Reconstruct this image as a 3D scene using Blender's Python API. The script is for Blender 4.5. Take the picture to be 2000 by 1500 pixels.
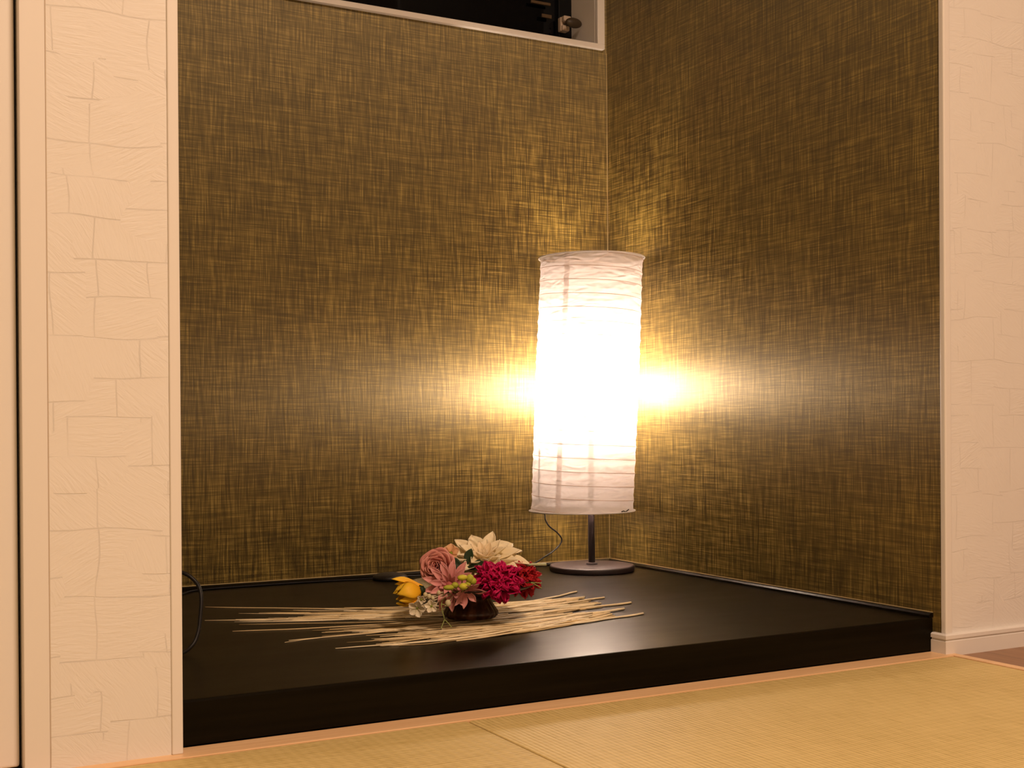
import bpy, math, random
from mathutils import Vector, Matrix
random.seed(7)
PI = math.pi
sc = bpy.context.scene
COL = sc.collection
for o in list(bpy.data.objects): bpy.data.objects.remove(o)

# ------------------------------------------------------------------ camera, view, lights
cd = bpy.data.cameras.new('camera'); cam = bpy.data.objects.new('camera', cd); COL.objects.link(cam)
fw = Vector((0.47350088, 0.8807831, -0.00424822)); rt = Vector((0.88076038, -0.47351938, -0.00636756)); up = rt.cross(fw)
m = Matrix((rt, up, -fw)).transposed().to_4x4(); m.translation = Vector((-1.44494642, -2.24256107, 0.34545305))
cam.matrix_world = m
cd.sensor_fit = 'HORIZONTAL'; cd.sensor_width = 36.0; cd.lens = 42.9657; cd.shift_y = 0.046876
cd.clip_start = 0.01; cd.clip_end = 50
sc.camera = cam
vs = sc.view_settings
vs.view_transform = 'Standard'; vs.look = 'None'; vs.gamma = 1.0; vs.exposure = 0.0; vs.use_curve_mapping = False
w = bpy.data.worlds.new('world'); sc.world = w; w.use_nodes = True
w.node_tree.nodes['Background'].inputs[0].default_value = (1.0, 0.68, 0.42, 1)
w.node_tree.nodes['Background'].inputs[1].default_value = 0.02
WARM = (1.0, 0.70, 0.50)          # colour of the room's lamps as the photo records them
LAMPC = (1.0, 0.76, 0.57)
CEIL_POS = Vector((-.75, -2.75, 2.36))
ld = bpy.data.lights.new('ceiling_light', 'AREA'); ld.shape = 'DISK'; ld.size = 0.5; ld.energy = 69; ld.color = WARM
lo = bpy.data.objects.new('ceiling_light', ld); COL.objects.link(lo); lo.location = CEIL_POS - Vector((0, 0, .05))
BULB_STRENGTH = 2400.0

# ------------------------------------------------------------------ helpers
def link(name, mesh, mat=None, parent=None, smooth=False):
    o = bpy.data.objects.new(name, mesh); COL.objects.link(o)
    if mat is not None: mesh.materials.append(mat)
    if parent is not None:
        o.parent = parent
    if smooth:
        for p in mesh.polygons: p.use_smooth = True
    return o
def mesh(name, v, f):
    me = bpy.data.meshes.new(name); me.from_pydata([tuple(p) for p in v], [], f); me.validate(); me.update(); return me
class MB:
    def __init__(s): s.v = []; s.f = []
    def add(s, v, f):
        n = len(s.v); s.v += [Vector(p) for p in v]; s.f += [tuple(i + n for i in q) for q in f]; return s
    def box(s, x0, y0, z0, x1, y1, z1):
        v = [(x, y, z) for x in (x0, x1) for y in (y0, y1) for z in (z0, z1)]
        return s.add(v, [(0, 1, 3, 2), (4, 6, 7, 5), (0, 4, 5, 1), (2, 3, 7, 6), (0, 2, 6, 4), (1, 5, 7, 3)])
    def grid(s, rows, close=False):
        v = [p for r in rows for p in r]; n = len(rows[0]); f = []
        for i in range(len(rows) - 1):
            for j in range(n if close else n - 1):
                k = (j + 1) % n
                f.append((i * n + j, i * n + k, (i + 1) * n + k, (i + 1) * n + j))
        return s.add(v, f)
    def lathe(s, prof, seg=48, c=(0, 0, 0), cap=True):
        c = Vector(c); rows = []
        for r, z in prof:
            rows.append([c + Vector((r * math.cos(2 * PI * k / seg), r * math.sin(2 * PI * k / seg), z)) for k in range(seg)])
        s.grid(rows, True)
        if cap:
            n = len(s.v)
            if prof[0][0] > 1e-5: s.f.append(tuple(range(n - len(rows) * seg, n - len(rows) * seg + seg))[::-1])
            if prof[-1][0] > 1e-5: s.f.append(tuple(range(n - seg, n)))
        return s
    def tube(s, pts, r, seg=8, cap=True):
        pts = [Vector(p) for p in pts]; rows = []; n = len(pts)
        rr = r if isinstance(r, (list, tuple)) else [r] * n
        t0 = (pts[1] - pts[0]).normalized()
        a = Vector((0, 0, 1)) if abs(t0.z) < .9 else Vector((1, 0, 0))
        nrm = (a - t0 * a.dot(t0)).normalized()
        for i in range(n):
            t = (pts[min(i + 1, n - 1)] - pts[max(i - 1, 0)]).normalized()
            nrm = (nrm - t * nrm.dot(t)).normalized(); b = t.cross(nrm)
            rows.append([pts[i] + (nrm * math.cos(2 * PI * k / seg) + b * math.sin(2 * PI * k / seg)) * rr[i] for k in range(seg)])
        base = len(s.v); s.grid(rows, True)
        if cap: s.f.append(tuple(range(base, base + seg))[::-1]); s.f.append(tuple(range(base + (n - 1) * seg, base + n * seg)))
        return s
    def ball(s, c, r, seg=14, rg=8, sc3=(1, 1, 1)):
        c = Vector(c); rows = []
        for i in range(rg + 1):
            a = PI * i / rg; q = max(math.sin(a), .02)
            rows.append([c + Vector((r * sc3[0] * q * math.cos(2 * PI * k / seg), r * sc3[1] * q * math.sin(2 * PI * k / seg), -r * sc3[2] * math.cos(a))) for k in range(seg)])
        base = len(s.v); s.grid(rows, True)
        s.f.append(tuple(range(base, base + seg))[::-1]); s.f.append(tuple(range(base + rg * seg, base + (rg + 1) * seg)))
        return s
    def build(s, name, mat, parent=None, smooth=False, bevel=0, origin=None):
        v = s.v
        if origin is not None:
            og = Vector(origin); v = [p - og for p in v]
        o = link(name, mesh(name, v, s.f), mat, parent, smooth)
        if origin is not None: o.location = og
        if bevel:
            b = o.modifiers.new('bevel', 'BEVEL'); b.width = bevel; b.segments = 3; b.limit_method = 'ANGLE'; b.angle_limit = math.radians(40)
        return o
def tag(o, label=None, cat=None, group=None, kind=None):
    if label: o['label'] = label
    if cat: o['category'] = cat
    if group: o['group'] = group
    if kind: o['kind'] = kind
    return o
def empty(name, loc, label, cat, group=None):
    o = bpy.data.objects.new(name, None); COL.objects.link(o); o.location = loc; o.empty_display_size = .02
    bpy.context.view_layer.update()
    return tag(o, label, cat, group)
def spline(pts, n=8):
    P = [Vector(p) for p in pts]; P = [2 * P[0] - P[1]] + P + [2 * P[-1] - P[-2]]; out = []
    for i in range(1, len(P) - 2):
        a, b, c, d = P[i - 1:i + 3]
        for k in range(n):
            t = k / n
            out.append(.5 * (2 * b + (c - a) * t + (2 * a - 5 * b + 4 * c - d) * t * t + (3 * b - a - 3 * c + d) * t ** 3))
    out.append(P[-2]); return out

# ------------------------------------------------------------------ materials
def mat(name, col=(.8, .8, .8), rough=.5, spec=.5, **kw):
    m = bpy.data.materials.new(name); m.use_nodes = True
    b = m.node_tree.nodes['Principled BSDF']
    b.inputs['Base Color'].default_value = (*col, 1); b.inputs['Roughness'].default_value = rough
    b.inputs['Specular IOR Level'].default_value = spec
    for k, v in kw.items(): b.inputs[k.replace('_', ' ')].default_value = v
    return m
class NT:
    def __init__(s, m): s.t = m.node_tree; s.b = s.t.nodes['Principled BSDF']; s.pos = None
    def n(s, typ, ins=None, **props):
        d = s.t.nodes.new(typ)
        for k, v in props.items(): setattr(d, k, v)
        for k, v in (ins or {}).items():
            if hasattr(v, 'links'): s.t.links.new(v, d.inputs[k])
            else: d.inputs[k].default_value = v
        return d
    def coord(s, which='Object'): return s.n('ShaderNodeTexCoord').outputs[which]
    def math(s, op, a, b=0.0, clamp=False):
        d = s.n('ShaderNodeMath', operation=op, use_clamp=clamp)
        for i, v in enumerate((a, b)):
            if hasattr(v, 'links'): s.t.links.new(v, d.inputs[i])
            else: d.inputs[i].default_value = v
        return d.outputs[0]
    def mapping(s, vec, scale=(1, 1, 1), rot=(0, 0, 0), loc=(0, 0, 0)):
        return s.n('ShaderNodeMapping', {'Vector': vec, 'Scale': scale, 'Rotation': rot, 'Location': loc}).outputs[0]
    def noise(s, vec, scale=1.0, detail=2.0, rough=.5, dist=0.0):
        return s.n('ShaderNodeTexNoise', {'Vector': vec, 'Scale': scale, 'Detail': detail, 'Roughness': rough, 'Distortion': dist}).outputs[0]
    def ramp(s, fac, stops):
        d = s.n('ShaderNodeValToRGB', {'Fac': fac}); cr = d.color_ramp
        while len(cr.elements) < len(stops): cr.elements.new(.5)
        for e, (p, c) in zip(cr.elements, stops): e.position = p; e.color = (*c, 1) if len(c) == 3 else c
        return d.outputs[0]
    def set(s, sock, v):
        if hasattr(v, 'links'): s.t.links.new(v, s.b.inputs[sock])
        else: s.b.inputs[sock].default_value = v
    def bump(s, h, strength=.5, dist=.001):
        d = s.n('ShaderNodeBump', {'Height': h, 'Strength': strength, 'Distance': dist}); s.t.links.new(d.outputs[0], s.b.inputs['Normal'])

def wallpaper_green():
    m = mat('olive_linen_wallpaper', rough=.42, spec=1.0, Specular_Tint=(1, .84, .50, 1), IOR=1.76, Anisotropic=.84); T = NT(m); c = T.coord()
    # the vertical ribs of the weave spread highlights sideways
    T.set('Tangent', T.n('ShaderNodeCombineXYZ', {0: 1.0, 1: 1.0, 2: 0.0}).outputs[0])
    # fine warp and weft of a linen print: two families of stretched threads; horizontal axis = x + y on both walls
    sx = T.n('ShaderNodeSeparateXYZ', {0: c}); u = T.math('ADD', sx.outputs[0], sx.outputs[1]); v = sx.outputs[2]
    def threads(a, b, fa, fb, seed):
        k = T.n('ShaderNodeCombineXYZ', {0: T.math('MULTIPLY', a, fa), 1: T.math('MULTIPLY', b, fb), 2: seed}).outputs[0]
        return T.noise(k, 1.0, 1.5, .55)
    vert = threads(u, v, 520, 18, 1.3); hor = threads(v, u, 520, 16, 7.7)
    vert2 = threads(u, v, 170, 7, 3.1); hor2 = threads(v, u, 210, 6, 9.9)
    streak = T.math('GREATER_THAN', threads(v, u, 300, 9, 21.0), .69)       # the sparse long pale threads
    s = T.math('ADD', T.math('MULTIPLY', vert, .9), T.math('MULTIPLY', hor, .7))
    s = T.math('ADD', s, T.math('MULTIPLY', vert2, .22)); s = T.math('ADD', s, T.math('MULTIPLY', hor2, .15))
    s = T.math('ADD', T.math('ADD', T.math('MULTIPLY', s, .56), -.051), T.math('MULTIPLY', streak, .07))
    col = T.ramp(s, [(.37, (.014, .009, .0015)), (.46, (.054, .037, .006)), (.54, (.118, .082, .016)), (.66, (.30, .22, .055))])
    T.set('Base Color', col); T.bump(T.math('ADD', vert, T.math('MULTIPLY', hor, .25)), .30, .0010)
    T.set('Roughness', T.math('ADD', .70, T.math('MULTIPLY', s, -.25)))
    return m
def wallpaper_white():
    m = mat('embossed_white_wallpaper', (.80, .775, .74), .55, .35); T = NT(m); c = T.coord()
    sx = T.n('ShaderNodeSeparateXYZ', {0: c})
    k = T.n('ShaderNodeCombineXYZ', {0: T.math('ADD', sx.outputs[0], sx.outputs[1]), 1: sx.outputs[2], 2: 0.0}).outputs[0]
    warp = T.noise(k, 9, 1, .5)
    kk = T.n('ShaderNodeVectorMath', {0: k, 1: T.n('ShaderNodeVectorMath', {0: T.n('ShaderNodeCombineXYZ', {0: warp, 1: warp, 2: 0.0}).outputs[0], 'Scale': .022}, operation='SCALE').outputs[0]}, operation='ADD').outputs[0]
    def bricks(w_, h_, off, sq, loc):
        b = T.n('ShaderNodeTexBrick', {'Vector': T.mapping(kk, loc=loc), 'Color1': (0, 0, 0, 1), 'Color2': (1, 1, 1, 1), 'Mortar': (.5, .5, .5, 1), 'Scale': 1.0, 'Mortar Size': .0007, 'Mortar Smooth': .8, 'Bias': 0.0, 'Brick Width': w_, 'Row Height': h_})
        b.offset = off; b.offset_frequency = 2; b.squash = sq; b.squash_frequency = 3; return b
    b1 = bricks(.074, .041, .37, .7, (0, 0, 0)); b2 = bricks(.098, .067, .61, .8, (.03, .017, 0))
    pick = T.math('GREATER_THAN', T.noise(k, 11, 1), .52)
    def mixv(a, b): return T.math('ADD', T.math('MULTIPLY', a, pick), T.math('MULTIPLY', b, T.math('SUBTRACT', 1.0, pick)))
    cell = mixv(b1.outputs[0], b2.outputs[0])
    ang = T.math('MULTIPLY', T.math('SUBTRACT', cell, .30), 2.0)
    rot = T.n('ShaderNodeVectorRotate', {'Vector': kk, 'Angle': ang}, rotation_type='Z_AXIS').outputs[0]
    st = T.noise(T.mapping(rot, (40, 270, 1)), 1, 2.5, .6, .5)
    patch = T.math('MULTIPLY', T.math('SUBTRACT', T.noise(T.mapping(k, (20, 20, 20), loc=(3, 1, 0)), 1, 1), .33), 3.0, True)
    h = T.math('MULTIPLY', st, T.math('ADD', .18, T.math('MULTIPLY', patch, .8)))
    joint = T.math('MULTIPLY', mixv(b1.outputs[1], b2.outputs[1]), T.math('MULTIPLY', T.math('SUBTRACT', T.noise(T.mapping(k, (26, 26, 26)), 1, 1), .46), 5.0, True))
    h = T.math('ADD', h, T.math('MULTIPLY', joint, -.45))
    h = T.math('ADD', h, T.math('MULTIPLY', cell, .18))
    T.bump(h, .55, .0016); return m
def tatami(along_x):
    m = mat('woven_rush_x' if along_x else 'woven_rush_y', rough=.6, spec=.3); T = NT(m); c = T.coord()
    sx = T.n('ShaderNodeSeparateXYZ', {0: c}); a, b = (sx.outputs[1], sx.outputs[0]) if along_x else (sx.outputs[0], sx.outputs[1])
    wob = T.math('MULTIPLY', T.noise(c, 30, 1), .0012)
    rib = T.math('SINE', T.math('MULTIPLY', T.math('ADD', a, wob), 2 * PI / .0062))
    k = T.n('ShaderNodeCombineXYZ', {0: T.math('MULTIPLY', b, 22), 1: T.math('MULTIPLY', a, 500), 2: 0.0}).outputs[0]
    st = T.noise(k, 1, 2, .6)
    warp = T.math('SINE', T.math('MULTIPLY', b, 2 * PI / .0125))
    s = T.math('ADD', T.math('MULTIPLY', rib, .10), T.math('ADD', T.math('MULTIPLY', st, .8), T.math('MULTIPLY', warp, .035)))
    s = T.math('ADD', s, T.math('MULTIPLY', T.noise(c, 5, 3), .25))
    T.set('Base Color', T.ramp(s, [(.25, (.44, .32, .105)), (.5, (.64, .49, .20)), (.78, (.76, .60, .27))]))
    T.bump(T.math('ADD', rib, T.math('MULTIPLY', warp, .4)), .35, .0006); return m
def wood(name, cols, scale=(2, 60, 60), rough=.4, spec=.4):
    m = mat(name, rough=rough, spec=spec); T = NT(m); c = T.coord()
    n = T.noise(T.mapping(c, scale), 1, 4, .6, .4)
    T.set('Base Color', T.ramp(n, [(.3, cols[0]), (.5, cols[1]), (.7, cols[2])])); T.bump(n, .1, .001); return m
def floorboards():
    m = mat('brown_floorboards', rough=.33, spec=.4); T = NT(m); c = T.coord()
    br = T.n('ShaderNodeTexBrick', {'Vector': T.mapping(c, (1, 1, 1), (0, 0, PI / 2)), 'Color1': (.25, .25, .25, 1), 'Color2': (.75, .75, .75, 1), 'Mortar': (0, 0, 0, 1), 'Scale': 1.0, 'Mortar Size': .0012, 'Brick Width': .9, 'Row Height': .075})
    n = T.noise(T.mapping(c, (60, 3, 1)), 1, 4, .6)
    s = T.math('ADD', T.math('MULTIPLY', br.outputs[0], .5), T.math('MULTIPLY', n, .5))
    T.set('Base Color', T.ramp(s, [(.1, (.06, .025, .01)), (.35, (.26, .12, .05)), (.7, (.40, .21, .09))])); return m
def platform_mat():
    m = mat('black_stained_board', rough=.3, spec=.07); T = NT(m); c = T.coord()
    n = T.noise(T.mapping(c, (3, 90, 90)), 1, 4, .65)
    g = T.noise(T.mapping(c, (5, 9, 9)), 1, 3, .6)
    T.set('Base Color', T.ramp(n, [(.35, (.0042, .0030, .0012)), (.65, (.0085, .006, .0025))]))
    T.set('Roughness', T.math('ADD', .26, T.math('MULTIPLY', g, .14)))
    T.bump(n, .12, .0004); return m
def petal_mat(name, base, tip, rough=.55, vein=.12):
    m = mat(name, rough=rough, spec=.25, Subsurface_Weight=.12, Subsurface_Radius=(.004, .003, .002)); T = NT(m)
    uv = T.n('ShaderNodeAttribute', attribute_name='along').outputs['Fac']
    n = T.noise(T.coord(), 260, 2); f = T.math('ADD', uv, T.math('MULTIPLY', T.math('SUBTRACT', n, .5), vein * 2), True)
    T.set('Base Color', T.ramp(f, [(0, base), (.55, tuple((a + b) / 2 for a, b in zip(base, tip))), (1, tip)])); return m
def paper_mat(name, col, trans, through=.2):
    m = bpy.data.materials.new(name); m.use_nodes = True; t = m.node_tree; t.nodes.clear()
    out = t.nodes.new('ShaderNodeOutputMaterial'); mx = t.nodes.new('ShaderNodeMixShader'); d = t.nodes.new('ShaderNodeBsdfDiffuse'); tr = t.nodes.new('ShaderNodeBsdfTranslucent')
    mx.inputs[0].default_value = trans; d.inputs[0].default_value = (*col, 1); tr.inputs[0].default_value = (*col, 1)
    tc = t.nodes.new('ShaderNodeTexCoord')
    def nz(scale, rot, det, dist):
        mp = t.nodes.new('ShaderNodeMapping'); mp.inputs['Scale'].default_value = scale; mp.inputs['Rotation'].default_value = rot
        nn = t.nodes.new('ShaderNodeTexNoise'); nn.noise_type = 'RIDGED_MULTIFRACTAL'
        nn.inputs['Scale'].default_value = 1; nn.inputs['Detail'].default_value = det; nn.inputs['Distortion'].default_value = dist
        t.links.new(tc.outputs['Object'], mp.inputs[0]); t.links.new(mp.outputs[0], nn.inputs['Vector']); return nn
    n1 = nz((18, 18, 62), (.35, .25, 0), 2, 1.2)
    bp = t.nodes.new('ShaderNodeBump'); bp.inputs['Strength'].default_value = 1.0; bp.inputs['Distance'].default_value = .0045
    t.links.new(n1.outputs[0], bp.inputs['Height'])
    for k in (d, tr): t.links.new(bp.outputs[0], k.inputs['Normal'])
    t.links.new(d.outputs[0], mx.inputs[1]); t.links.new(tr.outputs[0], mx.inputs[2])
    # thin open paper: part of the bulb's light passes straight through between the fibres
    m2 = t.nodes.new('ShaderNodeMixShader'); tp = t.nodes.new('ShaderNodeBsdfTransparent'); m2.inputs[0].default_value = through
    t.links.new(mx.outputs[0], m2.inputs[1]); t.links.new(tp.outputs[0], m2.inputs[2]); t.links.new(m2.outputs[0], out.inputs[0]); return m
def emit_mat(name, col, s):
    m = bpy.data.materials.new(name); m.use_nodes = True; t = m.node_tree; t.nodes.clear()
    out = t.nodes.new('ShaderNodeOutputMaterial'); e = t.nodes.new('ShaderNodeEmission'); e.inputs[0].default_value = (*col, 1); e.inputs[1].default_value = s
    t.links.new(e.outputs[0], out.inputs[0]); return m

M_green = wallpaper_green(); M_white = wallpaper_white(); M_tx = tatami(True); M_ty = tatami(False)
M_trim = mat('white_trim', (.80, .77, .735), .38, .45); M_plaster = mat('ceiling_white', (.8, .78, .75), .8)
M_border = wood('pale_cypress', [(.78, .50, .26), (.84, .55, .30), (.90, .62, .36)], (4, 120, 120)); M_board = floorboards(); M_black = platform_mat()
M_blackplastic = mat('black_plastic', (.009, .0075, .007), .45, .3); M_lampmetal = mat('dark_brown_metal', (.022, .014, .014), .5, .4)
M_cordthin = mat('black_cable', (.008, .007, .008), .55, .2); M_glass_black = mat('night_glass', (.002, .002, .003), .05, .12)
M_darkframe = mat('black_sash', (.003, .003, .0035), .4, .15); M_seam = mat('cut_wallpaper_edge', (.52, .42, .22), .8, .2)
M_paper = paper_mat('washi_paper', (.85, .815, .83), .06, .125); M_seam_paper = paper_mat('washi_overlap', (.83, .765, .745), .30, .11)
M_wire = mat('shade_wire', (.55, .40, .33), .6, .2); M_bulb = emit_mat('lit_bulb', LAMPC, BULB_STRENGTH)
M_reddark = wood('dark_red_wood', [(.022, .007, .0035), (.060, .020, .009), (.15, .055, .022)], (90, 90, 8), .3, .5)
M_bowl = mat('dark_lacquer', (.022, .008, .005), .2, .5)

# ------------------------------------------------------------------ setting
W = -1.14; D2 = -.930; CH = 2.4; H = .051
XL, XR, YB = -3.4, 2.6, -4.6
def struct(o): return tag(o, kind='structure')
# alcove back wall with the high window opening
wx0, wx1, wz0, wz1 = -.92, -.022, 1.170, 1.66
b = MB(); b.box(W, 0, 0, wx0, .14, CH).box(wx1, 0, 0, .0, .14, CH).box(wx0, 0, 0, wx1, .14, wz0).box(wx0, 0, wz1, wx1, .14, CH)
struct(b.build('wall_back', M_green))
struct(MB().box(0, D2 + .004, 0, .10, .14, CH).build('wall_right', M_green))
struct(MB().box(W - .09, D2 + .012, 0, W, .14, CH).build('wall_left', M_green))
# room walls in the plane of the alcove opening
struct(MB().box(-1.272, D2, 0, W - .011, D2 + .012, CH).build('wall_front_left', M_white))
struct(MB().box(.0125, D2, 0, XR, D2 + .1, CH).build('wall_front_right', M_white))
struct(MB().box(XL, D2 + .05, 0, -1.272, D2 + .13, CH).build('wall_side_left', M_white))
struct(MB().box(XL - .1, YB, 0, XL, D2 + .1, CH).build('wall_west', M_white))
struct(MB().box(XR, YB, 0, XR + .1, D2 + .1, CH).build('wall_east', M_white))
struct(MB().box(XL, YB - .1, 0, XR, YB, CH).build('wall_behind', M_white))
struct(MB().box(XL - .1, YB - .1, CH, XR + .1, .14, CH + .1).build('ceiling', M_plaster))
struct(MB().box(XL - .1, YB - .1, -.12, XR + .1, .14, -.03).build('floor', M_board))
struct(MB().box(.0135, YB, -.03, XR, D2, -.0035).build('floor_boards', M_board))
# corner beads, pale edge threads, baseboard
struct(MB().box(W - .0115, D2 - .003, 0, W, D2 + .02, CH).build('trim_1', M_trim, bevel=.0012))
struct(MB().box(-.0015, D2 - .003, .028, .0125, D2 + .008, CH).build('trim_2', M_trim, bevel=.0025))
def baseboard():
    prof = [(0, -.0035), (.0075, -.0035), (.0075, .0185), (.0055, .0195), (.0055, .0215), (.0078, .0222), (.0078, .0275), (.005, .0295), (0, .0295)]
    rows = [[Vector((-p, -.9085, z)) for p, z in prof], [Vector((-p, D2 - p, z)) for p, z in prof], [Vector((XR, D2 - p, z)) for p, z in prof]]
    mb = MB(); mb.grid(rows, True); mb.f.append(tuple(range(len(prof)))); return mb
struct(baseboard().build('baseboard_right', M_trim))
struct(MB().box(-.0008, -.0008, H + .007, 0, 0, 1.155).build('trim_3', M_seam))
# black quadrant strips where the board meets the wallpaper
def strip(p0, p1, nrm):
    prof = [(0, 0), (.0085, 0), (.0085, .0035), (.006, .0062), (.002, .0072), (0, .0072)]
    n = Vector(nrm); return [[Vector(p) + n * a + Vector((0, 0, z)) for a, z in prof] for p in (p0, p1)]
mb = MB(); r_ = strip((W, 0, H), (-.0, 0, H), (0, -1, 0)); mb.grid(r_, True); mb.f.append(tuple(range(6)))
struct(mb.build('trim_4', M_black))
mb = MB(); r_ = strip((0, -.0085, H), (0, -.9065, H), (-1, 0, 0)); mb.grid(r_, True); mb.f.append(tuple(range(6, 12)))
struct(mb.build('trim_5', M_black))
struct(MB().box(W, -.0011, H + .0072, -.0012, 0, H + .0082).build('trim_6', M_seam))
struct(MB().box(-.0011, -.906, H + .0072, 0, -.0011, H + .0082).build('trim_7', M_seam))
# pale wooden borders of the mat area
struct(MB().box(-2.45, -.9476, -.03, .0125, -.9075, 0).build('trim_8', M_border, bevel=.0008))
struct(MB().box(-.0025, YB, -.03, .0135, -.9479, 0).build('trim_9', M_border, bevel=.0008))

# alcove platform
o = MB().box(W, -.9075, 0, -.0005, 0, H).build('alcove_platform', M_black, bevel=.003)
tag(o, 'low glossy black wooden platform filling the floor of the alcove', 'platform')

# tatami mats
def mat_obj(x0, y1, ax, label):
    g = .0009
    o = MB().box(x0 + g, y1 - .808 + g, -.03, x0 + .808 - g, y1 - g, -.0008).build('tatami_mat', M_tx if ax else M_ty, bevel=.0025, origin=(x0 + .404, y1 - .404, -.03))
    tag(o, label, 'tatami mat', 'square borderless tatami mats')
Y0 = -.9476
mat_obj(-.811, Y0, False, 'square borderless straw tatami mat on the right, in front of the platform')
mat_obj(-1.619, Y0, True, 'square borderless tatami mat on the left, darker greenish weave, meeting the wall panel')
mat_obj(-.811, Y0 - .808, True, 'tatami mat nearest the viewer on the right side of the floor')
mat_obj(-1.619, Y0 - .808, False, 'tatami mat under the viewer on the left side of the floor')
struct(MB().box(XL, YB, -.03, -1.62, Y0, -.001).box(-1.62, YB, -.03, -.0025, Y0 - 1.617, -.001).build('floor_mats', M_tx))

# left sliding door with its casing
d = empty('door_1', (-1.32, D2, 0), None, None); tag(d, kind='structure')
def child(mb, name, m_, par, **k):
    o = mb.build(name, m_, **k); o.parent = par; o.matrix_parent_inverse = par.matrix_world.inverted(); return o
bpy.context.view_layer.update()
child(MB().box(-1.2972, D2 + .001, 0, -1.2725, D2 + .05, CH - .2), 'door_casing', M_trim, d, bevel=.0008)
child(MB().box(-1.2728, D2 + .0004, 0, -1.2712, D2 + .012, CH - .2), 'casing_joint', mat('joint_filler', (.60, .50, .40), .8), d)
child(MB().box(-2.15, D2 + .021, .002, -1.2996, D2 + .045, CH - .25), 'door_leaf', M_trim, d, bevel=.003)
child(MB().box(-1.2996, D2 + .040, .0, -1.2972, D2 + .05, CH - .2), 'door_gap', M_darkframe, d)

# high window in the back wall
wn = empty('window_1', (-.47, 0, 1.16), None, None); tag(wn, kind='structure')
bpy.context.view_layer.update()
fx0, fx1, fz0, fz1 = -.95, -.0115, 1.1596, 1.69
fr = MB()
fr.box(fx0, -.011, fz0, fx1, .002, fz0 + .0105).box(fx0, -.011, fz1 - .0105, fx1, .002, fz1).box(fx0, -.011, fz0 + .0105, fx0 + .018, .002, fz1 - .0105).box(fx1 - .018, -.011, fz0 + .0105, fx1, .002, fz1 - .0105)
child(fr, 'window_frame', M_trim, wn, bevel=.0006)
rv = MB(); rv.box(wx0, 0, wz0 - .004, wx1, .14, wz0 + .001).box(wx1 - .0078, .001, wz0, wx1 + .001, .14, wz1).box(wx0 - .001, .001, wz0, wx0 + .004, .14, wz1).box(wx0, .001, wz1 - .001, wx1, .14, wz1 + .004)
child(rv, 'window_jamb', M_trim, wn)
sx0, sx1 = wx0 + .004, wx1 - .0078
sash = MB(); sash.box(sx0, .096, wz0 + .001, sx1, .122, wz0 + .040).box(sx0, .096, wz0 + .04, sx0 + .04, .122, wz1).box(sx1 - .034, .096, wz0 + .04, sx1, .122, wz1).box(sx0 + .04, .096, wz1 - .03, sx1 - .034, .122, wz1)
child(sash, 'window_sash', M_darkframe, wn, bevel=.002)
child(MB().box(sx0 + .03, .106, wz0 + .03, sx1 - .03, .112, wz1 - .02), 'window_glass', M_glass_black, wn)
child(MB().box(sx0, .13, wz0, sx1, .14, wz1), 'night_backing', M_darkframe, wn)  # black sheet added behind the glass as the dark outside
child(MB().box(-.135, .0925, 1.2735, -.0858, .0962, 1.2795).box(-.108, .0925, 1.2458, -.0834, .0962, 1.2535), 'glass_reflection', mat('reflection_brown', (.10, .065, .035), .5, .3), wn, bevel=.0006)  # thin brown boxes standing in for faint reflections in the window
# crank knob with its pale bracket
kn = MB().ball((-.0558, .045, 1.2263), 1.0, 28, 14, (.0205, .0080, .0112)).tube([(-.0545, .048, 1.2268), (-.053, .078, 1.234)], .0045, 12)
child(kn, 'window_knob', mat('bronze_knob', (.045, .032, .018), .45, .4), wn, smooth=True)
bk = MB(); bk.box(-.064, .078, 1.2195, -.046, .097, 1.2315).box(-.064, .072, 1.2385, -.0455, .097, 1.2505).box(-.0655, .084, 1.2195, -.058, .097, 1.2505)
child(bk, 'knob_bracket', mat('bracket_ivory', (.62, .50, .40), .45), wn, bevel=.002)

# wall power cable and socket (left, mostly behind the panel)
sk = MB().box(W, -.66, .09, W + .008, -.54, .22).build('wall_socket', M_trim, bevel=.002)
tag(sk, 'white socket plate low on the hidden left side wall of the alcove', 'socket')
loop = [(-1.118, -.583, .150), (-1.09, -.584, .153), (-1.0635, -.585, .1534), (-1.0585, -.59, .1523), (-1.0515, -.595, .1482), (-1.0446, -.6, .1408), (-1.0414, -.605, .1340), (-1.0402, -.61, .1252), (-1.041, -.615, .1122), (-1.0437, -.62, .096), (-1.0471, -.625, .08), (-1.0532, -.63, .0664), (-1.0618, -.635, .0585), (-1.0697, -.64, .0553), (-1.0785, -.645, .0538), (-1.10, -.652, .0538), (-1.13, -.68, .0538)]
cb = MB().tube(spline(loop, 5), .0026, 10).build('power_cable', M_blackplastic, smooth=True)
tag(cb, 'thick black cable looping out from behind the left wall panel', 'cable')
pl = MB().box(-1.132, -.600, .133, -1.112, -.566, .167).build('plug', M_blackplastic, bevel=.004); pl.parent = cb

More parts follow.
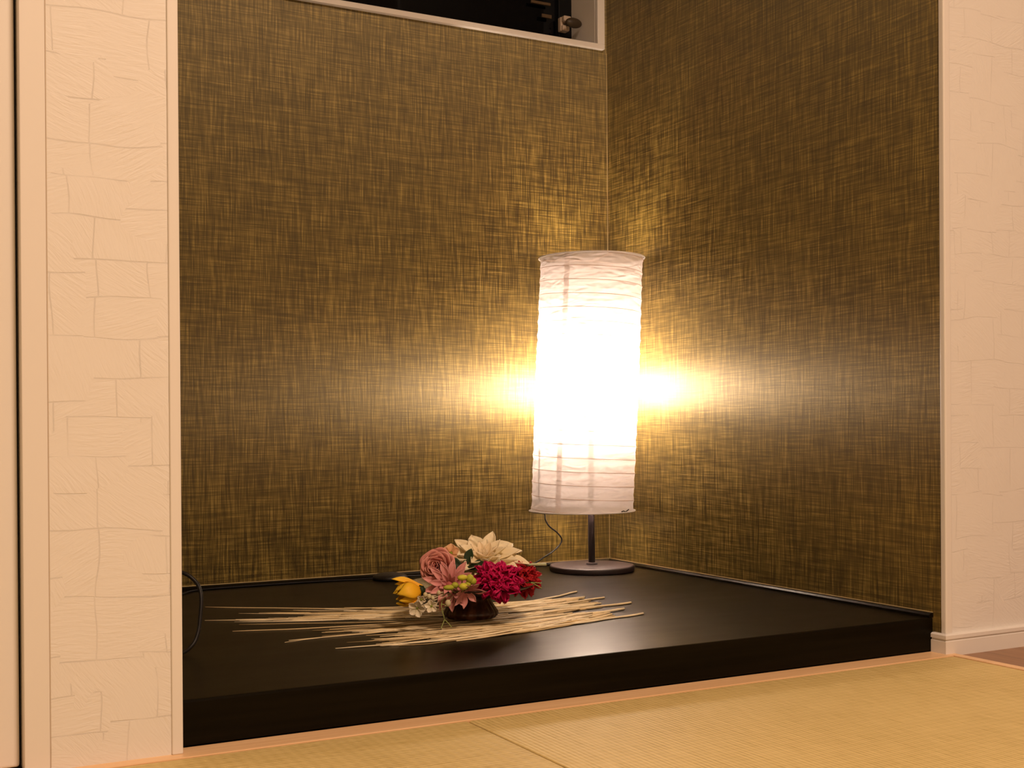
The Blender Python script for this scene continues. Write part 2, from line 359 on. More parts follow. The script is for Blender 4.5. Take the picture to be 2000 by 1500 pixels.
# ------------------------------------------------------------------ paper lamp
LX, LY = -.1227, -.1236
lamp = empty('paper_lamp', (LX, LY, H), 'lit white crinkled paper cylinder lamp on a black round foot in the corner', 'lamp')
bpy.context.view_layer.update()
child(MB().lathe([(.0, 0), (.083, 0), (.0862, .0015), (.0868, .004), (.0868, .0095), (.0855, .0118), (.082, .0125), (.012, .0128), (.0115, .016), (.0075, .017), (.0072, .0172)], 72, (LX, LY, H)), 'lamp_base', M_lampmetal, lamp, smooth=True)
o = bpy.data.objects['lamp_base']; o.modifiers.new('e', 'EDGE_SPLIT').split_angle = math.radians(50)
child(MB().tube([(LX, LY, H + .012), (LX - .001, LY + .0005, .165), (LX - .001, LY + .0005, .180)], [.0070, .0066, .0064], 20), 'pole', M_lampmetal, lamp, smooth=True)
BZ = .425
child(MB().tube([(LX - .001, LY + .0005, .179), (LX, LY, .345)], .0060, 16), 'pole_whitened', M_plaster, lamp, smooth=True)  # upper pole whitened so its silhouette stays off the paper
child(MB().lathe([(.0, 0), (.012, 0), (.0145, .01), (.0145, .044), (.013, .048), (0, .048)], 24, (LX, LY, .340)), 'bulb_socket', M_plaster, lamp)
child(MB().lathe([(.014, -.032), (.0165, -.030), (.0175, .010), (.0170, .030), (.0165, .031)], 28, (LX, LY, BZ)), 'light_bulb', M_bulb, lamp, smooth=True)
child(MB().lathe([(0, .0312), (.0172, .0312), (.0172, .034), (.012, .037), (0, .038)], 24, (LX, LY, BZ)), 'light_block_upper', M_plaster, lamp)  # unseen opaque disc added to hold back upward glow in the corner
child(MB().lathe([(0, -.036), (.012, -.036), (.030, -.0345), (.031, -.0335), (.030, -.0325), (0, -.0325)], 24, (LX, LY, BZ)), 'light_block_lower', M_plaster, lamp)  # unseen disc added below the bulb to cut its downward light
Z0, Z1, TURNS = .174, .6875, 19
C0 = Vector((-.1394, -.1141, 0)); C1 = Vector((-.1185, -.1229, 0))
view_a = math.atan2(-.8808, -.4735)          # azimuth from the lamp towards the open side
def shade_pt(t, a, dr=0):
    z = Z0 + (Z1 - Z0) * t; c = C0.lerp(C1, t)
    return Vector((c.x + (shade_r(t, a) + dr) * math.cos(a), c.y + (shade_r(t, a) + dr) * math.sin(a), z))
from mathutils import noise as mnoise
def helix_phase(t, a):
    return t * TURNS + (a - view_a) / (2 * PI)
def shade_r(t, a):
    base = .1040 + .0016 * math.sin(PI * t) + .0022 * (math.exp(-t / .012) + math.exp(-(1 - t) / .012))
    ph = helix_phase(t, a) % 1.0
    sc_ = -.0013 * math.sin(PI * ph)
    p = Vector((math.cos(a) * 3.2, math.sin(a) * 3.2, t * 34 + 1.5 * a * 0))
    cr = mnoise.noise(p * 1.6) * .0011 + mnoise.noise(Vector((p.x * 3, p.y * 3, p.z * 2.2 + 9))) * .0007
    return base + sc_ + cr * math.sin(PI * ph) ** .5
NA, NZ = 240, 300
rows = [[shade_pt(i / NZ, 2 * PI * k / NA) for k in range(NA)] for i in range(NZ + 1)]
sh = child(MB().grid(rows, True), 'lamp_shade', M_paper, lamp, smooth=True)
# wire wound as a helix outside the paper, two closed rings
pts = []
for i in range(TURNS * 72 + 1):
    ph = i / 72.0
    # solve helix_phase(t,a)=integer along increasing a
    a = view_a - 2 * PI * ph; t = ph / TURNS
    pts.append(shade_pt(t, a, .0003))
child(MB().tube(pts, .00055, 5), 'spiral_wire', M_wire, lamp, smooth=True)
for t, nm in ((0, 'bottom_ring'), (1, 'top_ring')):
    c = C0.lerp(C1, t); z = Z0 + (Z1 - Z0) * t
    rr = MB(); ring = [Vector((c.x + .1078 * math.cos(2 * PI * k / 96), c.y + .1078 * math.sin(2 * PI * k / 96), z)) for k in range(97)]
    child(rr.tube(ring, .0014, 8, cap=False), nm, M_paper, lamp, smooth=True)
# overlap seam of the paper
sa = view_a - .535
rows = [[shade_pt(i / NZ, sa + (k - 2) * .027, .0008) for k in range(5)] for i in range(NZ + 1)]
child(MB().grid(rows), 'paper_seam', M_seam_paper, lamp, smooth=True)
# small dark wire clip at the lower rim
ca = view_a + .98
cl = [shade_pt(.006 + dz, ca + da, .0016) for da, dz in ((-.22, -.002), (-.16, .0), (-.10, -.003), (-.02, .001), (.03, .004))]
child(MB().tube(spline(cl, 4), .0011, 6), 'wire_clip', M_blackplastic, lamp, smooth=True)
# spider holding the shade at the top
sp = MB(); top = Vector((C1.x, C1.y, Z1 - .004))
for k in range(3):
    a = 2 * PI * k / 3 + .4; sp.tube([top, top + Vector((.105 * math.cos(a), .105 * math.sin(a), .003))], .0011, 6)
sp.tube([(LX + .018, LY, .35), (LX + .034, LY, .42), (LX + .02, LY, .52), (top.x, top.y, top.z)], .0011, 6)
child(sp, 'shade_carrier', M_wire, lamp)
# cable of the lamp with its foot switch
cord = [(-.205, -.055, .30), (-.196, -.036, .20), (-.180, -.03, .166), (-.1775, -.03, .1513), (-.1682, -.03, .137), (-.1497, -.03, .1232), (-.1390, -.03, .1098), (-.1424, -.03, .0982), (-.16, -.03, .0841), (-.181, -.03, .0734), (-.2044, -.03, .0620), (-.2314, -.028, .0560), (-.28, -.024, .0530), (-.35, -.022, .0528), (-.42, -.028, .0528), (-.47, -.036, .0535), (-.50, -.044, .0555)]
child(MB().tube(spline(cord, 6), .0016, 8), 'lamp_cable', M_cordthin, lamp, smooth=True)
cord2 = [(-.565, -.040, .0550), (-.60, -.026, .0530), (-.66, -.016, .0530), (-.74, -.013, .0530), (-.82, -.013, .0530), (-.88, -.016, .0530), (-.915, -.030, .0530), (-.9464, -.0751, .0530), (-1.0, -.14, .0530), (-1.09, -.3, .0530), (-1.12, -.5, .0530)]
child(MB().tube(spline(cord2, 6), .0016, 8), 'switch_cable', M_cordthin, lamp, smooth=True)
SX, SY = -.533, -.044
sw = child(MB().lathe([(0, 0), (.033, 0), (.0345, .003), (.0335, .007), (.028, .0105), (.016, .013), (.0125, .0135)], 40, (SX, SY, H)), 'foot_switch', M_blackplastic, lamp, smooth=True)
b_ = MB().lathe([(0, .012), (.0125, .012), (.0125, .0185), (.0112, .020), (0, .0202)], 28, (SX, SY, H)).build('switch_button', M_blackplastic, smooth=False)
b_.parent = sw; b_.matrix_parent_inverse = lamp.matrix_world.inverted()

# ------------------------------------------------------------------ footed dish
FX, FY, FZ = -.6262, -.5848, H + .0065
dish = empty('footed_dish', (FX, FY, FZ), 'dark red-brown footed dish holding the artificial flowers, standing on the straw', 'dish')
bpy.context.view_layer.update()
def foot():
    mb = MB(); prof = [(.030, 0), (.0372, .0008), (.0412, .006), (.0405, .0105), (.0355, .018), (.031, .0245), (.0292, .0282), (.0285, .031)]
    rows = []
    for r, z in prof:
        fl = min(1, max(0, (z - .002) / .004)) * min(1, max(0, (.031 - z) / .004))
        rows.append([Vector((FX + (r + .0007 * fl * math.cos(24 * a)) * math.cos(a), FY + (r + .0007 * fl * math.cos(24 * a)) * math.sin(a), FZ + z)) for a in (2 * PI * k / 144 for k in range(144))])
    mb.grid(rows, True); mb.f.append(tuple(range(144))[::-1]); return mb
child(foot(), 'dish_foot', M_reddark, dish, smooth=True)
child(MB().lathe([(.0, .0295), (.029, .030), (.034, .0315), (.060, .0365), (.082, .0425), (.096, .0485), (.1005, .0515), (.1008, .0528), (.0995, .053), (.094, .0508), (.080, .0448), (.058, .039), (.03, .0345), (0, .034)], 80, (FX, FY, FZ), cap=False), 'dish_bowl', M_bowl, dish, smooth=True)
DZ = FZ + .036

# ------------------------------------------------------------------ flowers
def frame(d, spin=0):
    z = Vector(d).normalized(); x = Vector((0, 0, 1)).cross(z)
    if x.length < 1e-3: x = Vector((1, 0, 0))
    x.normalize(); y = z.cross(x)
    return Matrix((x, y, z)).transposed() @ Matrix.Rotation(spin, 3, 'Z')
def petal_mesh(L, Wd, cup=.25, curl=0.0, tip=1.0, base=.25, ruffle=0.0, seed=0, nu=9, nv=7, thick=.0004, notch=0.0):
    """petal grows along +x from origin, faces +z; cup lifts the sides, curl bends the length upwards (radians)"""
    rnd = random.Random(seed); ph = rnd.random() * 6
    top = []; al = []
    for i in range(nu):
        u = i / (nu - 1)
        wv = (base + (1 - base) * math.sin(min(1, u * 1.15 + .0) * PI / 2) ** 1.2) * (1 - max(0, (u - .55) / .45) ** (2.8 if tip >= 1 else 1.75) * (1 if tip > .5 else .985))
        wv = max(wv, .03) * Wd / 2
        th = curl * u
        if abs(curl) > 1e-3: px_, pz_ = L * math.sin(th) / curl, L * (1 - math.cos(th)) / curl
        else: px_, pz_ = L * u, 0
        row = []
        for j in range(nv):
            s = 2 * j / (nv - 1) - 1; cut = notch * (.5 + .5 * math.sin(j * PI + ph)) * (1 if j % 2 else -.3) * max(0, u - .6) / .4
            dz = cup * abs(s) ** 2 * wv * 1.2 + ruffle * math.sin(s * 5 + ph + u * 4) * Wd * .12 * u - .04 * Wd * math.cos(s * PI * 2.5) * u * .4
            nx, nz = -math.sin(th), math.cos(th)
            row.append(Vector((px_ + nx * dz - L * cut * math.cos(th), s * wv, pz_ + nz * dz - L * cut * math.sin(th)))); al.append(u)
        top.append(row)
    mb = MB(); mb.grid(top)
    me = mesh('petal', mb.v, mb.f)
    at = me.attributes.new('along', 'FLOAT', 'POINT')
    for k, a in enumerate(al): at.data[k].value = a
    for p in me.polygons: p.use_smooth = True
    return me
def add_petal(me, mt, par, M3, rot, tilt, r0=0.0, z0=0.0, name='petal', th=.0005, roll=0):
    o = bpy.data.objects.new(name, me); COL.objects.link(o)
    if not me.materials: me.materials.append(mt)
    R = M3.to_4x4() @ Matrix.Rotation(rot, 4, 'Z') @ Matrix.Translation((r0, 0, z0)) @ Matrix.Rotation(-tilt, 4, 'Y') @ Matrix.Rotation(roll, 4, 'X')
    o.parent = par; o.matrix_parent_inverse = Matrix(); o.matrix_basis = R
    s = o.modifiers.new('thickness', 'SOLIDIFY'); s.thickness = th
    return o
def local_part(mb, name, m_, par, smooth=True):
    o = mb.build(name, m_, smooth=smooth); o.parent = par; return o
VD = Vector((-.4735, -.8808, 0))       # towards the open side of the alcove
def facing(up_, side=0.0):
    s = Vector((.8808, -.4735, 0)); return (VD * math.cos(up_) + s * side + Vector((0, 0, math.sin(up_)))).normalized()
def stem_to(par, start, end, r=.0011, m_=None, mid=None, name='stem'):
    s, e = Vector(start), Vector(end); mdl = Vector(mid) if mid else (s + e) / 2 + Vector((0, 0, -.006))
    return local_part(MB().tube(spline([s, mdl, e], 6), r, 8), name, m_ or M_stem, par)
M_stem = mat('pale_green_stem', (.28, .33, .10), .5, .3); M_leaf = petal_mat('dark_leaf', (.012, .025, .008), (.025, .05, .016))
M_cream = petal_mat('cream_petal', (.80, .66, .36), (.90, .80, .58)); M_creamc = petal_mat('cream_heart', (.80, .62, .34), (.92, .78, .55))
M_rose = petal_mat('dusty_rose_petal', (.46, .13, .11), (.72, .32, .27)); M_mauve = petal_mat('mauve_pink_petal', (.52, .17, .17), (.74, .36, .34))
M_mag = petal_mat('magenta_petal', (.14, .002, .02), (.58, .006, .105)); M_red = petal_mat('crimson_petal', (.13, .003, .006), (.46, .012, .02))
M_yel = petal_mat('yellow_petal', (.86, .42, .012), (.95, .62, .04)); M_peach = petal_mat('peach_petal', (.70, .36, .16), (.88, .60, .36))
M_bud = petal_mat('lime_bud', (.22, .28, .03), (.62, .58, .06)); M_whitef = petal_mat('ivory_petal', (.62, .55, .34), (.88, .80, .64)); M_twigw = mat('ivory_stem', (.55, .48, .33), .6, .2)
M_whitef2 = M_whitef

# cream dahlia
P = Vector((-.6127, -.6020, .1400)); fl = empty('cream_dahlia', P, 'large pointed-petal cream dahlia at the top of the arrangement', 'flower', None)
F3 = frame(facing(1.16, -.04))
ring = [(12, .061, .0275, .0, .012, 0), (11, .053, .026, .15, .010, .26), (9, .039, .020, .40, .008, .1), (8, .028, .013, .75, .005, .3), (9, .018, .007, 1.05, .003, 0)]
for li, (n, L, Wd, tl, r0, off) in enumerate(ring):
    for k in range(n):
        rd = random.Random(li * 50 + k)
        me = petal_mesh(L * rd.uniform(.9, 1.04), Wd * rd.uniform(.92, 1.12), .55, rd.uniform(.05, .45) - (.25 if li == 0 else 0), .3, .35, .35, li * 40 + k)
        add_petal(me, M_cream if li < 3 else M_creamc, fl, F3, 2 * PI * k / n + off + rd.uniform(-.09, .09), tl + rd.uniform(-.09, .09), r0 * .6, .002 + li * .0012, roll=rd.uniform(-.25, .25))
local_part(MB().ball((0, 0, 0), .010, 16, 8), 'heart', M_creamc, fl).matrix_basis = F3.to_4x4()
stem_to(fl, (0, 0, -.004), Vector((FX - .01, FY - .02, DZ + .006)) - P, .0016)

# dusty rose
P = Vector((-.6946, -.6146, .1405)); fl = empty('dusty_rose', P, 'dusty pink rose with many rolled petals at the upper left of the arrangement', 'flower')
F3 = frame(facing(.22, -.22))
def rose_petal(R_, span, h, z0, flare, seed):
    rd = random.Random(seed); nu, nv = 9, 13; rows = []; al = []; p1 = rd.random() * 6
    for i in range(nu):
        v = i / (nu - 1); row = []
        for j in range(nv):
            q = 2 * j / (nv - 1) - 1; a = q * span
            r = R_ * (.30 + .70 * math.sin(v * PI / 2)) + flare * v ** 4 * (1 - .3 * q * q) + .0011 * math.sin(4.5 * q + p1) * v * v
            z = z0 + h * v * (1 - .30 * abs(q) ** 3) - flare * .55 * v ** 6
            row.append(Vector((r * math.cos(a), r * math.sin(a), z))); al.append(.25 + .75 * v ** 3 if R_ > .006 else .8)
        rows.append(row)
    mb = MB().grid(rows); me = mesh('petal', mb.v, mb.f); at = me.attributes.new('along', 'FLOAT', 'POINT')
    for k, a in enumerate(al): at.data[k].value = a
    for p in me.polygons: p.use_smooth = True
    return me
for li, (n, R_, h, z0, fla) in enumerate([(5, .0215, .021, -.012, .0062), (5, .0188, .023, -.011, .0050), (5, .0160, .0245, -.010, .0042), (4, .0132, .025, -.009, .0032), (4, .0104, .0255, -.008, .0022), (3, .0077, .0255, -.007, .0014), (3, .0050, .025, -.006, .0006), (2, .0024, .024, -.005, .0002)]):
    for k in range(n):
        rd = random.Random(li * 31 + k + 5)
        me = rose_petal(R_ * rd.uniform(.95, 1.05), PI / n * 1.28, h * rd.uniform(.94, 1.04), z0, fla * rd.uniform(.7, 1.3), li * 60 + k)
        add_petal(me, M_rose, fl, F3, 2 * PI * k / n + li * .8 + rd.uniform(-.1, .1), rd.uniform(-.05, .05))
local_part(MB().lathe([(.001, -.012), (.009, -.008), (.014, -.002), (.012, .003), (.004, .005)], 20), 'calyx', M_leaf, fl).matrix_basis = F3.to_4x4()
stem_to(fl, F3 @ Vector((0, 0, -.011)), Vector((FX - .02, FY - .02, DZ + .006)) - P, .0016)

# peach blossom behind the rose
P = Vector((-.6640, -.5950, .1570)); fl = empty('peach_blossom', P, 'small peach blossom peeking out between rose and cream dahlia', 'flower')
F3 = frame(facing(.5))
for k in range(5): add_petal(petal_mesh(.0135, .0145, .5, .3, 1, .4, .2, 700 + k), M_peach, fl, F3, 2 * PI * k / 5 + .3, .35, .002)
local_part(MB().ball((0, 0, .001), .003, 10, 6), 'heart', M_bud, fl).matrix_basis = F3.to_4x4()
stem_to(fl, (0, 0, -.002), Vector((FX - .01, FY + .01, DZ + .006)) - P, .0011)

# mauve lotus-like flower below the rose
P = Vector((-.6900, -.6460, .1170)); fl = empty('mauve_daisy', P, 'mauve pink long-petalled daisy drooping below the rose', 'flower')
F3 = frame(facing(.30, -.05))
for li, (n, L, Wd, tl, off) in enumerate([(13, .0375, .0125, .02, 0), (11, .031, .0115, .35, .2), (9, .020, .008, .8, .1)]):
    for k in range(n):
        rd = random.Random(li * 77 + k)
        add_petal(petal_mesh(L * rd.uniform(.9, 1.06), Wd, .6, rd.uniform(-.1, .4), .3, .35, .1, 800 + li * 20 + k), M_mauve, fl, F3, 2 * PI * k / n + off, tl + rd.uniform(-.1, .1), .003, li * .001)
local_part(MB().ball((0, 0, .003), .006, 14, 8), 'heart', M_rose, fl).matrix_basis = F3.to_4x4()
stem_to(fl, (0, 0, -.003), Vector((FX - .03, FY - .02, DZ + .006)) - P, .0013)

# small dusky blossom hanging over the dish edge
P = Vector((-.6770, -.6700, .1130)); fl = empty('dusky_blossom', P, 'dusky pink blossom hanging low over the dish edge under the green buds', 'flower')
F3 = frame((VD * .55 + Vector((.25, -.1, -.45))).normalized())
for k in range(7):
    rd = random.Random(900 + k)
    add_petal(petal_mesh(.027 * rd.uniform(.85, 1.1), .0115, .5, .35, .6, .35, .15, 900 + k), M_mauve, fl, F3, 2 * PI * k / 7 + .2, .35 + rd.uniform(-.1, .15), .002)
stem_to(fl, (0, 0, 0), Vector((FX - .03, FY - .03, DZ + .008)) - P, .0011)

# magenta and crimson ruffled carnations
def carnation(name, P, R3, ax, m_, label, seed, sx=1.0, n=92):
    P = Vector(P); fl = empty(name, P, label, 'flower'); F3 = frame(ax)
    for k in range(n):
        rd = random.Random(seed + k); g = k / n
        tilt = .02 + 1.35 * g ** 1.15 + rd.uniform(-.12, .12); L = R3 * (1.0 - .25 * g) * rd.uniform(.82, 1.08)
        me = petal_mesh(L, L * rd.uniform(.36, .60), .7, rd.uniform(-.7, .6), 1.0, .16, 1.6, seed + k, 9, 11, notch=.16)
        add_petal(me, m_, fl, F3, k * 2.39996 + rd.uniform(-.2, .2), tilt, .001, 0, roll=rd.uniform(-.6, .6))
    local_part(MB().ball((0, 0, .002), R3 * .2, 12, 8), 'heart', m_, fl).matrix_basis = F3.to_4x4()
    fl.scale = (1, 1, sx)
    stem_to(fl, (0, 0, -.003), Vector((FX + .005, FY - .02, DZ + .004)) - P, .0014)
    return fl
carnation('magenta_carnation', (-.6240, -.6670, .1200), .0405, facing(.62, -.02), M_mag, 'ruffled magenta carnation at the front right of the arrangement', 1000, .84)
carnation('crimson_carnation', (-.5680, -.6330, .1170), .0350, facing(.45, .45), M_red, 'ruffled dark crimson carnation at the far right of the arrangement', 1200, .88, 76)

# yellow ranunculus
P = Vector((-.7290, -.6280, .1100)); fl = empty('yellow_tulip', P, 'yellow cup-shaped flower at the far left of the arrangement', 'flower')
ax = Vector((-.80, .10, -.17)).normalized(); F3 = frame(ax)
def cup_petal(R_, span, h, seed):
    rd = random.Random(seed); nu, nv = 11, 9; rows = []; al = []
    for i in range(nu):
        v = i / (nu - 1); row = []
        for j in range(nv):
            q = 2 * j / (nv - 1) - 1; a = q * span * (1 - .75 * v ** 3)
            r = R_ * math.sin(PI * (.10 + .72 * v)) + .0008 * math.sin(6 * q + seed) * v
            row.append(Vector((r * math.cos(a), r * math.sin(a), h * (v - .12 * abs(q) * v)))); al.append(v)
        rows.append(row)
    mb = MB().grid(rows); me = mesh('petal', mb.v, mb.f); at = me.attributes.new('along', 'FLOAT', 'POINT')
    for k, a in enumerate(al): at.data[k].value = a
    for p in me.polygons: p.use_smooth = True
    return me
for k in range(3): add_petal(cup_petal(.0185, .95, .0385, 1400 + k), M_yel, fl, F3, 2 * PI * k / 3 + .5, .04 * (k - 1))
for k in range(3): add_petal(cup_petal(.0165, .95, .036, 1420 + k), M_yel, fl, F3, 2 * PI * k / 3 + 1.55, 0)
UP = frame((Vector((-.1, -.1, .4))).normalized())
for ang, k in ((0, 0), (1, 1)):
    e = Vector((-.0330, .014, .0200 if k == 0 else .0135)); s0 = Vector((.002, -.002, .0045))
    dvec = (e - s0); me = petal_mesh(dvec.length * (1.1 if k == 0 else 1.0), .0135, .6, -.25, .2, .45, 0, 1440 + k)
    xx = dvec.normalized(); zz = (Vector((-.1, -.55, .8)) - xx * xx.dot(Vector((-.1, -.55, .8)))).normalized(); yy = zz.cross(xx)
    o = bpy.data.objects.new('petal', me); COL.objects.link(o); me.materials.append(M_yel); o.parent = fl
    mm = Matrix((xx, yy, zz)).transposed().to_4x4(); mm.translation = s0; o.matrix_basis = mm
    o.modifiers.new('thickness', 'SOLIDIFY').thickness = .0005
local_part(MB().lathe([(.001, -.008), (.006, -.006), (.0085, -.001), (.005, .003), (.001, .004)], 16), 'calyx', M_leaf, fl).matrix_basis = F3.to_4x4()
stem_to(fl, F3 @ Vector((0, 0, -.006)), Vector((FX - .05, FY - .02, DZ + .010)) - P, .0013)

# spray of lime buds
P = Vector((-.6770, -.6550, .1120)); fl = empty('bud_spray', P, 'spray of lime green and yellow buds in front of the mauve petals', 'buds')
for i, (q, r, s3) in enumerate([((-.6893, -.6857, .1325), .0052, (1.5, 1, .8)), ((-.6775, -.686, .1300), .0060, (1, 1, 1.1)), ((-.6735, -.6877, .1265), .0052, (1, 1, 1)), ((-.6903, -.6909, .1205), .0056, (1.2, 1, .9)), ((-.7065, -.6778, .1186), .0056, (1.6, 1, .7)), ((-.6975, -.6790, .1215), .0050, (1.1, 1, .9)), ((-.6800, -.6850, .1225), .0045, (1, 1, 1))]):
    q = Vector(q) - P
    me = MB().ball(q, r, 14, 8, s3); o = local_part(me, 'bud', M_bud, fl)
    at = o.data.attributes.new('along', 'FLOAT', 'POINT')
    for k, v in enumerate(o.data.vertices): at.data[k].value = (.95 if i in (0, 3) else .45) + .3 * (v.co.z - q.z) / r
    stem_to(fl, (0, 0, 0), q, .0009)
stem_to(fl, (0, 0, 0), Vector((FX - .03, FY - .03, DZ + .006)) - P, .0011)

# sprig of tiny ivory flowers spilling over the left edge
P = Vector((-.6850, -.6560, .1080)); fl = empty('ivory_sprig', P, 'thin branching sprig of tiny ivory flowers hanging over the left of the dish', 'flower sprig')
for i, (q, r, op) in enumerate([((-.7417, -.6463, .0885), .0135, True), ((-.7237, -.656, .0908), .0100, True), ((-.7330, -.6417, .0995), .0070, True), ((-.7227, -.6451, .1033), .0042, False), ((-.7104, -.6517, .1085), .0038, False), ((-.7032, -.667, .0950), .0055, False), ((-.7190, -.650, .1010), .0035, False), ((-.7280, -.644, .1060), .0040, False)]):
    q = Vector(q) - P
    st = stem_to(fl, (0, 0, 0), q, .0008, M_twigw, mid=q * .5 + Vector((0, 0, .001)), name='twig')
    if op:
        F3 = frame((VD + Vector((-.2, 0, -.25 + .3 * (i == 1)))).normalized())
        for k in range(5):
            o = add_petal(petal_mesh(r, r * .85, .45, .2, 1, .35, .1, 1500 + i * 6 + k), M_whitef, fl, F3, 2 * PI * k / 5 + i * .5, .25, .0008)
            o.matrix_basis = Matrix.Translation(q) @ o.matrix_basis
        local_part(MB().ball(q + F3 @ Vector((0, 0, .001)), .0016, 8, 6), 'heart', M_bud, fl)
    else:
        local_part(MB().ball(q, r * .8, 10, 6, (1, 1, 1.2)), 'bud', M_whitef, fl)
stem_to(fl, (0, 0, 0), Vector((FX - .03, FY - .02, DZ + .006)) - P, .0010, M_twigw)

# leaves and loose stems
P = Vector((-.6520, -.6200, .1340)); fl = empty('leaf_sprig', P, 'dark green leaves tucked between rose, dahlia and carnation', 'leaves')
for k, (rot, L, Wd, dx) in enumerate([(0.2, .030, .018, (.0, 0, .002)), (2.6, .030, .018, (0, 0, 0)), (1.2, .028, .016, (0, .004, .004)), (4.2, .026, .014, (0, 0, -.006)), (5.3, .03, .014, (.006, 0, -.006))]):
    o = add_petal(petal_mesh(L, Wd, .3, .3, .3, .25, .1, 1600 + k), M_leaf, fl, frame(facing(.5)), rot, .1, .002, name='leaf'); o.matrix_basis = Matrix.Translation(dx) @ o.matrix_basis
stem_to(fl, (0, 0, 0), Vector((FX - .01, FY - .01, DZ + .006)) - P, .0012)
o = MB().tube(spline([(-.6000, -.6150, .128), (-.5650, -.6350, .1375), (-.5318, -.6500, .1385)], 5), .0021, 8).build('cut_stem', mat('celadon_stem', (.42, .45, .26), .5, .3), smooth=True)
tag(o, 'bare pale green stem sticking out to the right above the crimson carnation', 'stem')
o = MB(); 
for e in ((-.5470, -.6827 + .02, .1050), (-.5520, -.6760 + .02, .1125), (-.5455, -.6800 + .02, .1120)): o.tube(spline([(-.578, -.645, .110), (-.562, -.653, .1135), e], 4), .0007, 6)
o = o.build('green_tendril', M_stem, smooth=True); tag(o, 'thin green tendril at the right edge below the crimson carnation', 'tendril')
o = MB()
for c in ([(-.700, -.655, .104), (-.7115, -.6625, .0936), (-.7078, -.6646, .0717)], [(-.7078, -.6646, .0717), (-.712, -.668, .066), (-.7166, -.6713, .0603)], [(-.7078, -.6646, .0717), (-.705, -.672, .067), (-.7032, -.6785, .0623)], [(-.7115, -.6625, .0936), (-.706, -.664, .0925), (-.699, -.667, .0915)]):
    o.tube(spline(c, 5), .0007, 6)
o = o.build('green_tendril', M_stem, smooth=True); tag(o, 'thin green tendril dangling left of the dish foot onto the straw', 'tendril')

# ------------------------------------------------------------------ dried straw twigs on the platform
straw_mats = []
for k, c in enumerate([(.78, .60, .32), (.88, .72, .44), (.42, .31, .15), (.94, .82, .56)]):
    straw_mats.append(mat('dried_straw_%d' % k if False else 'dried_straw', c, .55, .3))
rs = random.Random(42)
occ = {}
def ground_h(x, y, r):
    """height of the pile at a cell, raised a little each time a twig crosses it"""
    k = (int(x / .012), int(y / .006)); h = occ.get(k, 0.0); return k, h
def straw(pl_, pr, bow, r, mt, label, group, fork=False, zmax=.0065):
    a, b_ = Vector((*pl_, 0)), Vector((*pr, 0)); n = 16; pts = []; dvec = (b_ - a); nn = Vector((-dvec.y, dvec.x, 0)).normalized()
    ph = rs.uniform(0, 6); wob = rs.uniform(.0012, .0045)
    hs = []
    for i in range(n + 1):
        t = i / n; p = a.lerp(b_, t) + nn * (bow * math.sin(PI * t) + wob * math.sin(t * 9 + ph) + wob * .5 * math.sin(t * 23 + ph * 2))
        k, h = ground_h(p.x, p.y, r); hs.append(h); occ[k] = min(h + r * .9, zmax); pts.append(p)
    # stiff twig: smooth the profile
    for _ in range(3): hs = [(hs[max(i - 1, 0)] + hs[i] + hs[min(i + 1, n)]) / 3 for i in range(n + 1)]
    rad = [r * (.45 + .55 * (i / n) ** .6) for i in range(n + 1)]
    P3 = [Vector((p.x, p.y, H + rad[i] + min(hs[i], zmax - 2 * r) )) for i, p in enumerate(pts)]
    mb = MB().tube(P3, rad, 6)
    if fork:
        i = rs.randint(2, 5); q = P3[i]; s_ = rs.choice((-1, 1)); d0 = (P3[0] - P3[i]).normalized(); L = rs.uniform(.04, .09)
        mb.tube([q, q + d0 * L * .5 + nn * s_ * .004, q + d0 * L + nn * s_ * rs.uniform(.007, .014)], [rad[i] * .8, rad[i] * .7, rad[i] * .5], 5)
    o = mb.build('dried_twig', mt, smooth=True, origin=(P3[8].x, P3[8].y, H)); tag(o, label, 'twig', group); return o
GA = 'dried twigs in the upper bundle behind the dish foot'; LA = 'thin pale dried twig in the bundle passing behind and under the dish foot'
GB = 'dried twigs in the middle bundle'; LB = 'thin pale dried twig in the middle bundle left of the dish foot'
GC = 'dried twigs in the front bundle'; LC = 'thin pale dried twig in the front bundle nearest the platform edge'
def rnd_in(a, b, t): return tuple(a[i] + (b[i] - a[i]) * t for i in range(2))
def place(n, La, Lb, Ra, Rb, bow0, bow1, lab, grp, ml, rr=(.0009, .0015)):
    for i in range(n):
        t = rs.random() ; u = min(1, max(0, t + rs.uniform(-.5, .5)))
        l = rnd_in(La, Lb, t); r = rnd_in(Ra, Rb, u)
        cut = rs.random() ** 1.2 * ml; cut2 = rs.random() ** 1.5 * ml * .8
        l = (l[0] + (r[0] - l[0]) * cut, l[1] + (r[1] - l[1]) * cut); r = (r[0] - (r[0] - l[0]) * cut2, r[1] - (r[1] - l[1]) * cut2)
        straw(l, r, bow0 + (bow1 - bow0) * t + rs.uniform(-.006, .006), rs.uniform(*rr), rs.choice(straw_mats), lab, grp, rs.random() < .3)
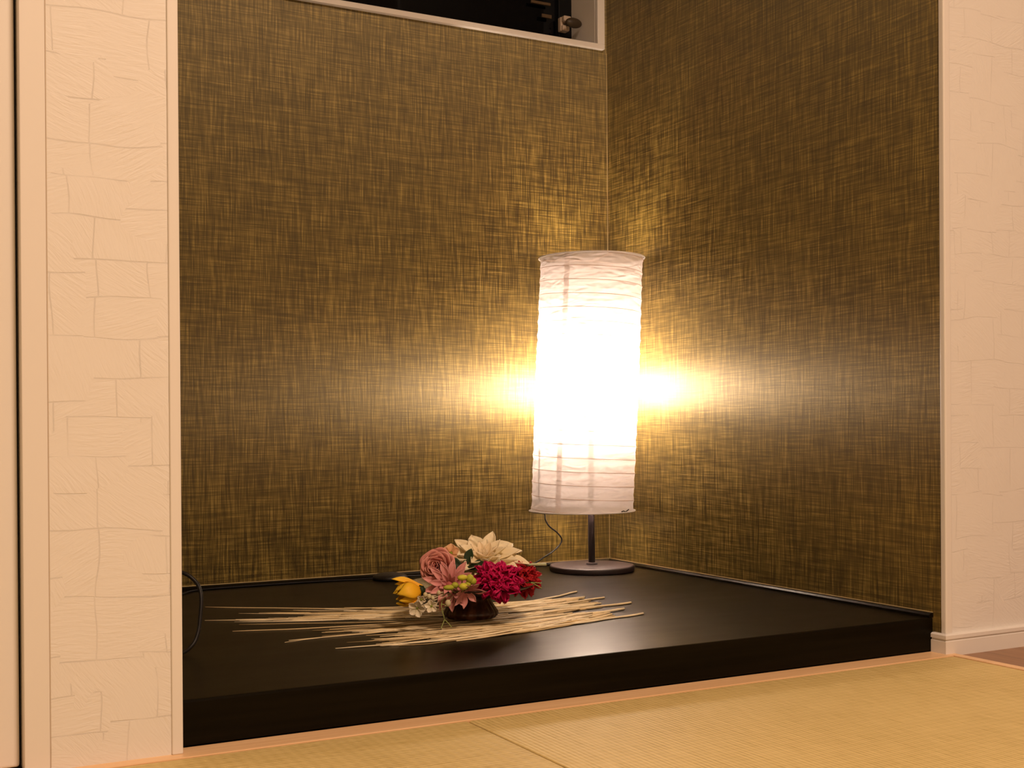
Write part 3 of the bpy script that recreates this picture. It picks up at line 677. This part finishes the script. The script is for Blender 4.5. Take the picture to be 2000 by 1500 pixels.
# upper bundle: left tips (-.95,-.30) .. (-.97,-.49), right ends (-.33,-.42) .. (-.38,-.60)
place(9, (-.90, -.300), (-.925, -.345), (-.36, -.460), (-.35, -.52), -.058, -.052, LA, GA, .30)
place(34, (-.935, -.385), (-.945, -.435), (-.345, -.470), (-.385, -.59), -.058, -.040, LA, GA, .45)
place(12, (-.700, -.470), (-.72, -.50), (-.335, -.450), (-.36, -.50), -.010, -.012, LA, GA, .25)
place(16, (-.905, -.540), (-.89, -.595), (-.37, -.555), (-.40, -.615), -.026, -.016, LB, GB, .36)
place(54, (-.820, -.610), (-.830, -.740), (-.40, -.610), (-.415, -.660), -.030, -.018, LC, GC, .36)
# single twigs that stand out
S = straw_mats
straw((-.9402, -.2325), (-.36, -.47), -.05, .0013, S[0], 'dried twig whose tip curves up furthest to the back on the left', None)
straw((-.9753, -.3716), (-.36, -.53), -.045, .0013, S[1], 'dried twig whose tip reaches furthest to the left in the photo, next to the cable', None)
straw((-.9650, -.4900), (-.55, -.56), -.02, .0012, S[0], 'short dried twig splayed forward below the left tips of the upper bundle', None)
straw((-.9178, -.6073), (-.52, -.575), -.012, .0012, S[1], 'dried twig with its forked left tip between the middle and front bundles', None, True)
straw((-.8841, -.6990), (-.45, -.645), -.045, .0013, S[3], 'dried twig at the lowest left tip of the front bundle', None)
straw((-.62, -.520), (-.3201, -.3949), -.004, .0017, S[3], 'dried twig slanting back to the upper right, beyond the dish', None)
straw((-.60, -.540), (-.3195, -.4778), -.008, .0016, S[1], 'dried twig, second highest of the right-hand ends', None)
straw((-.60, -.570), (-.3142, -.5512), -.010, .0018, S[1], 'thick dried twig ending right of the upper bundle, third from the back', None)
straw((-.64, -.650), (-.3626, -.6015), -.014, .0020, S[3], 'dried twig with a thick pale cut end between upper and front bundles on the right', None)
straw((-.66, -.700), (-.3631, -.6572), -.012, .0017, S[3], 'dried twig reaching furthest to the right of all', None)
straw((-.72, -.728), (-.4155, -.6501), -.016, .0018, S[1], 'thick dried twig of the front bundle with a blunt right end', None)

# ------------------------------------------------------------------ ceiling lamp behind the viewer
cl_ = empty('ceiling_lamp', CEIL_POS, 'round flush ceiling lamp of the room behind the viewer', 'lamp')
bpy.context.view_layer.update()
child(MB().lathe([(.0, .04), (.28, .04), (.28, .0), (.262, -.01), (.262, 0.0), (.0, .0)], 48, CEIL_POS), 'lamp_housing', M_trim, cl_)
lo.parent = cl_; lo.matrix_parent_inverse = cl_.matrix_world.inverted()
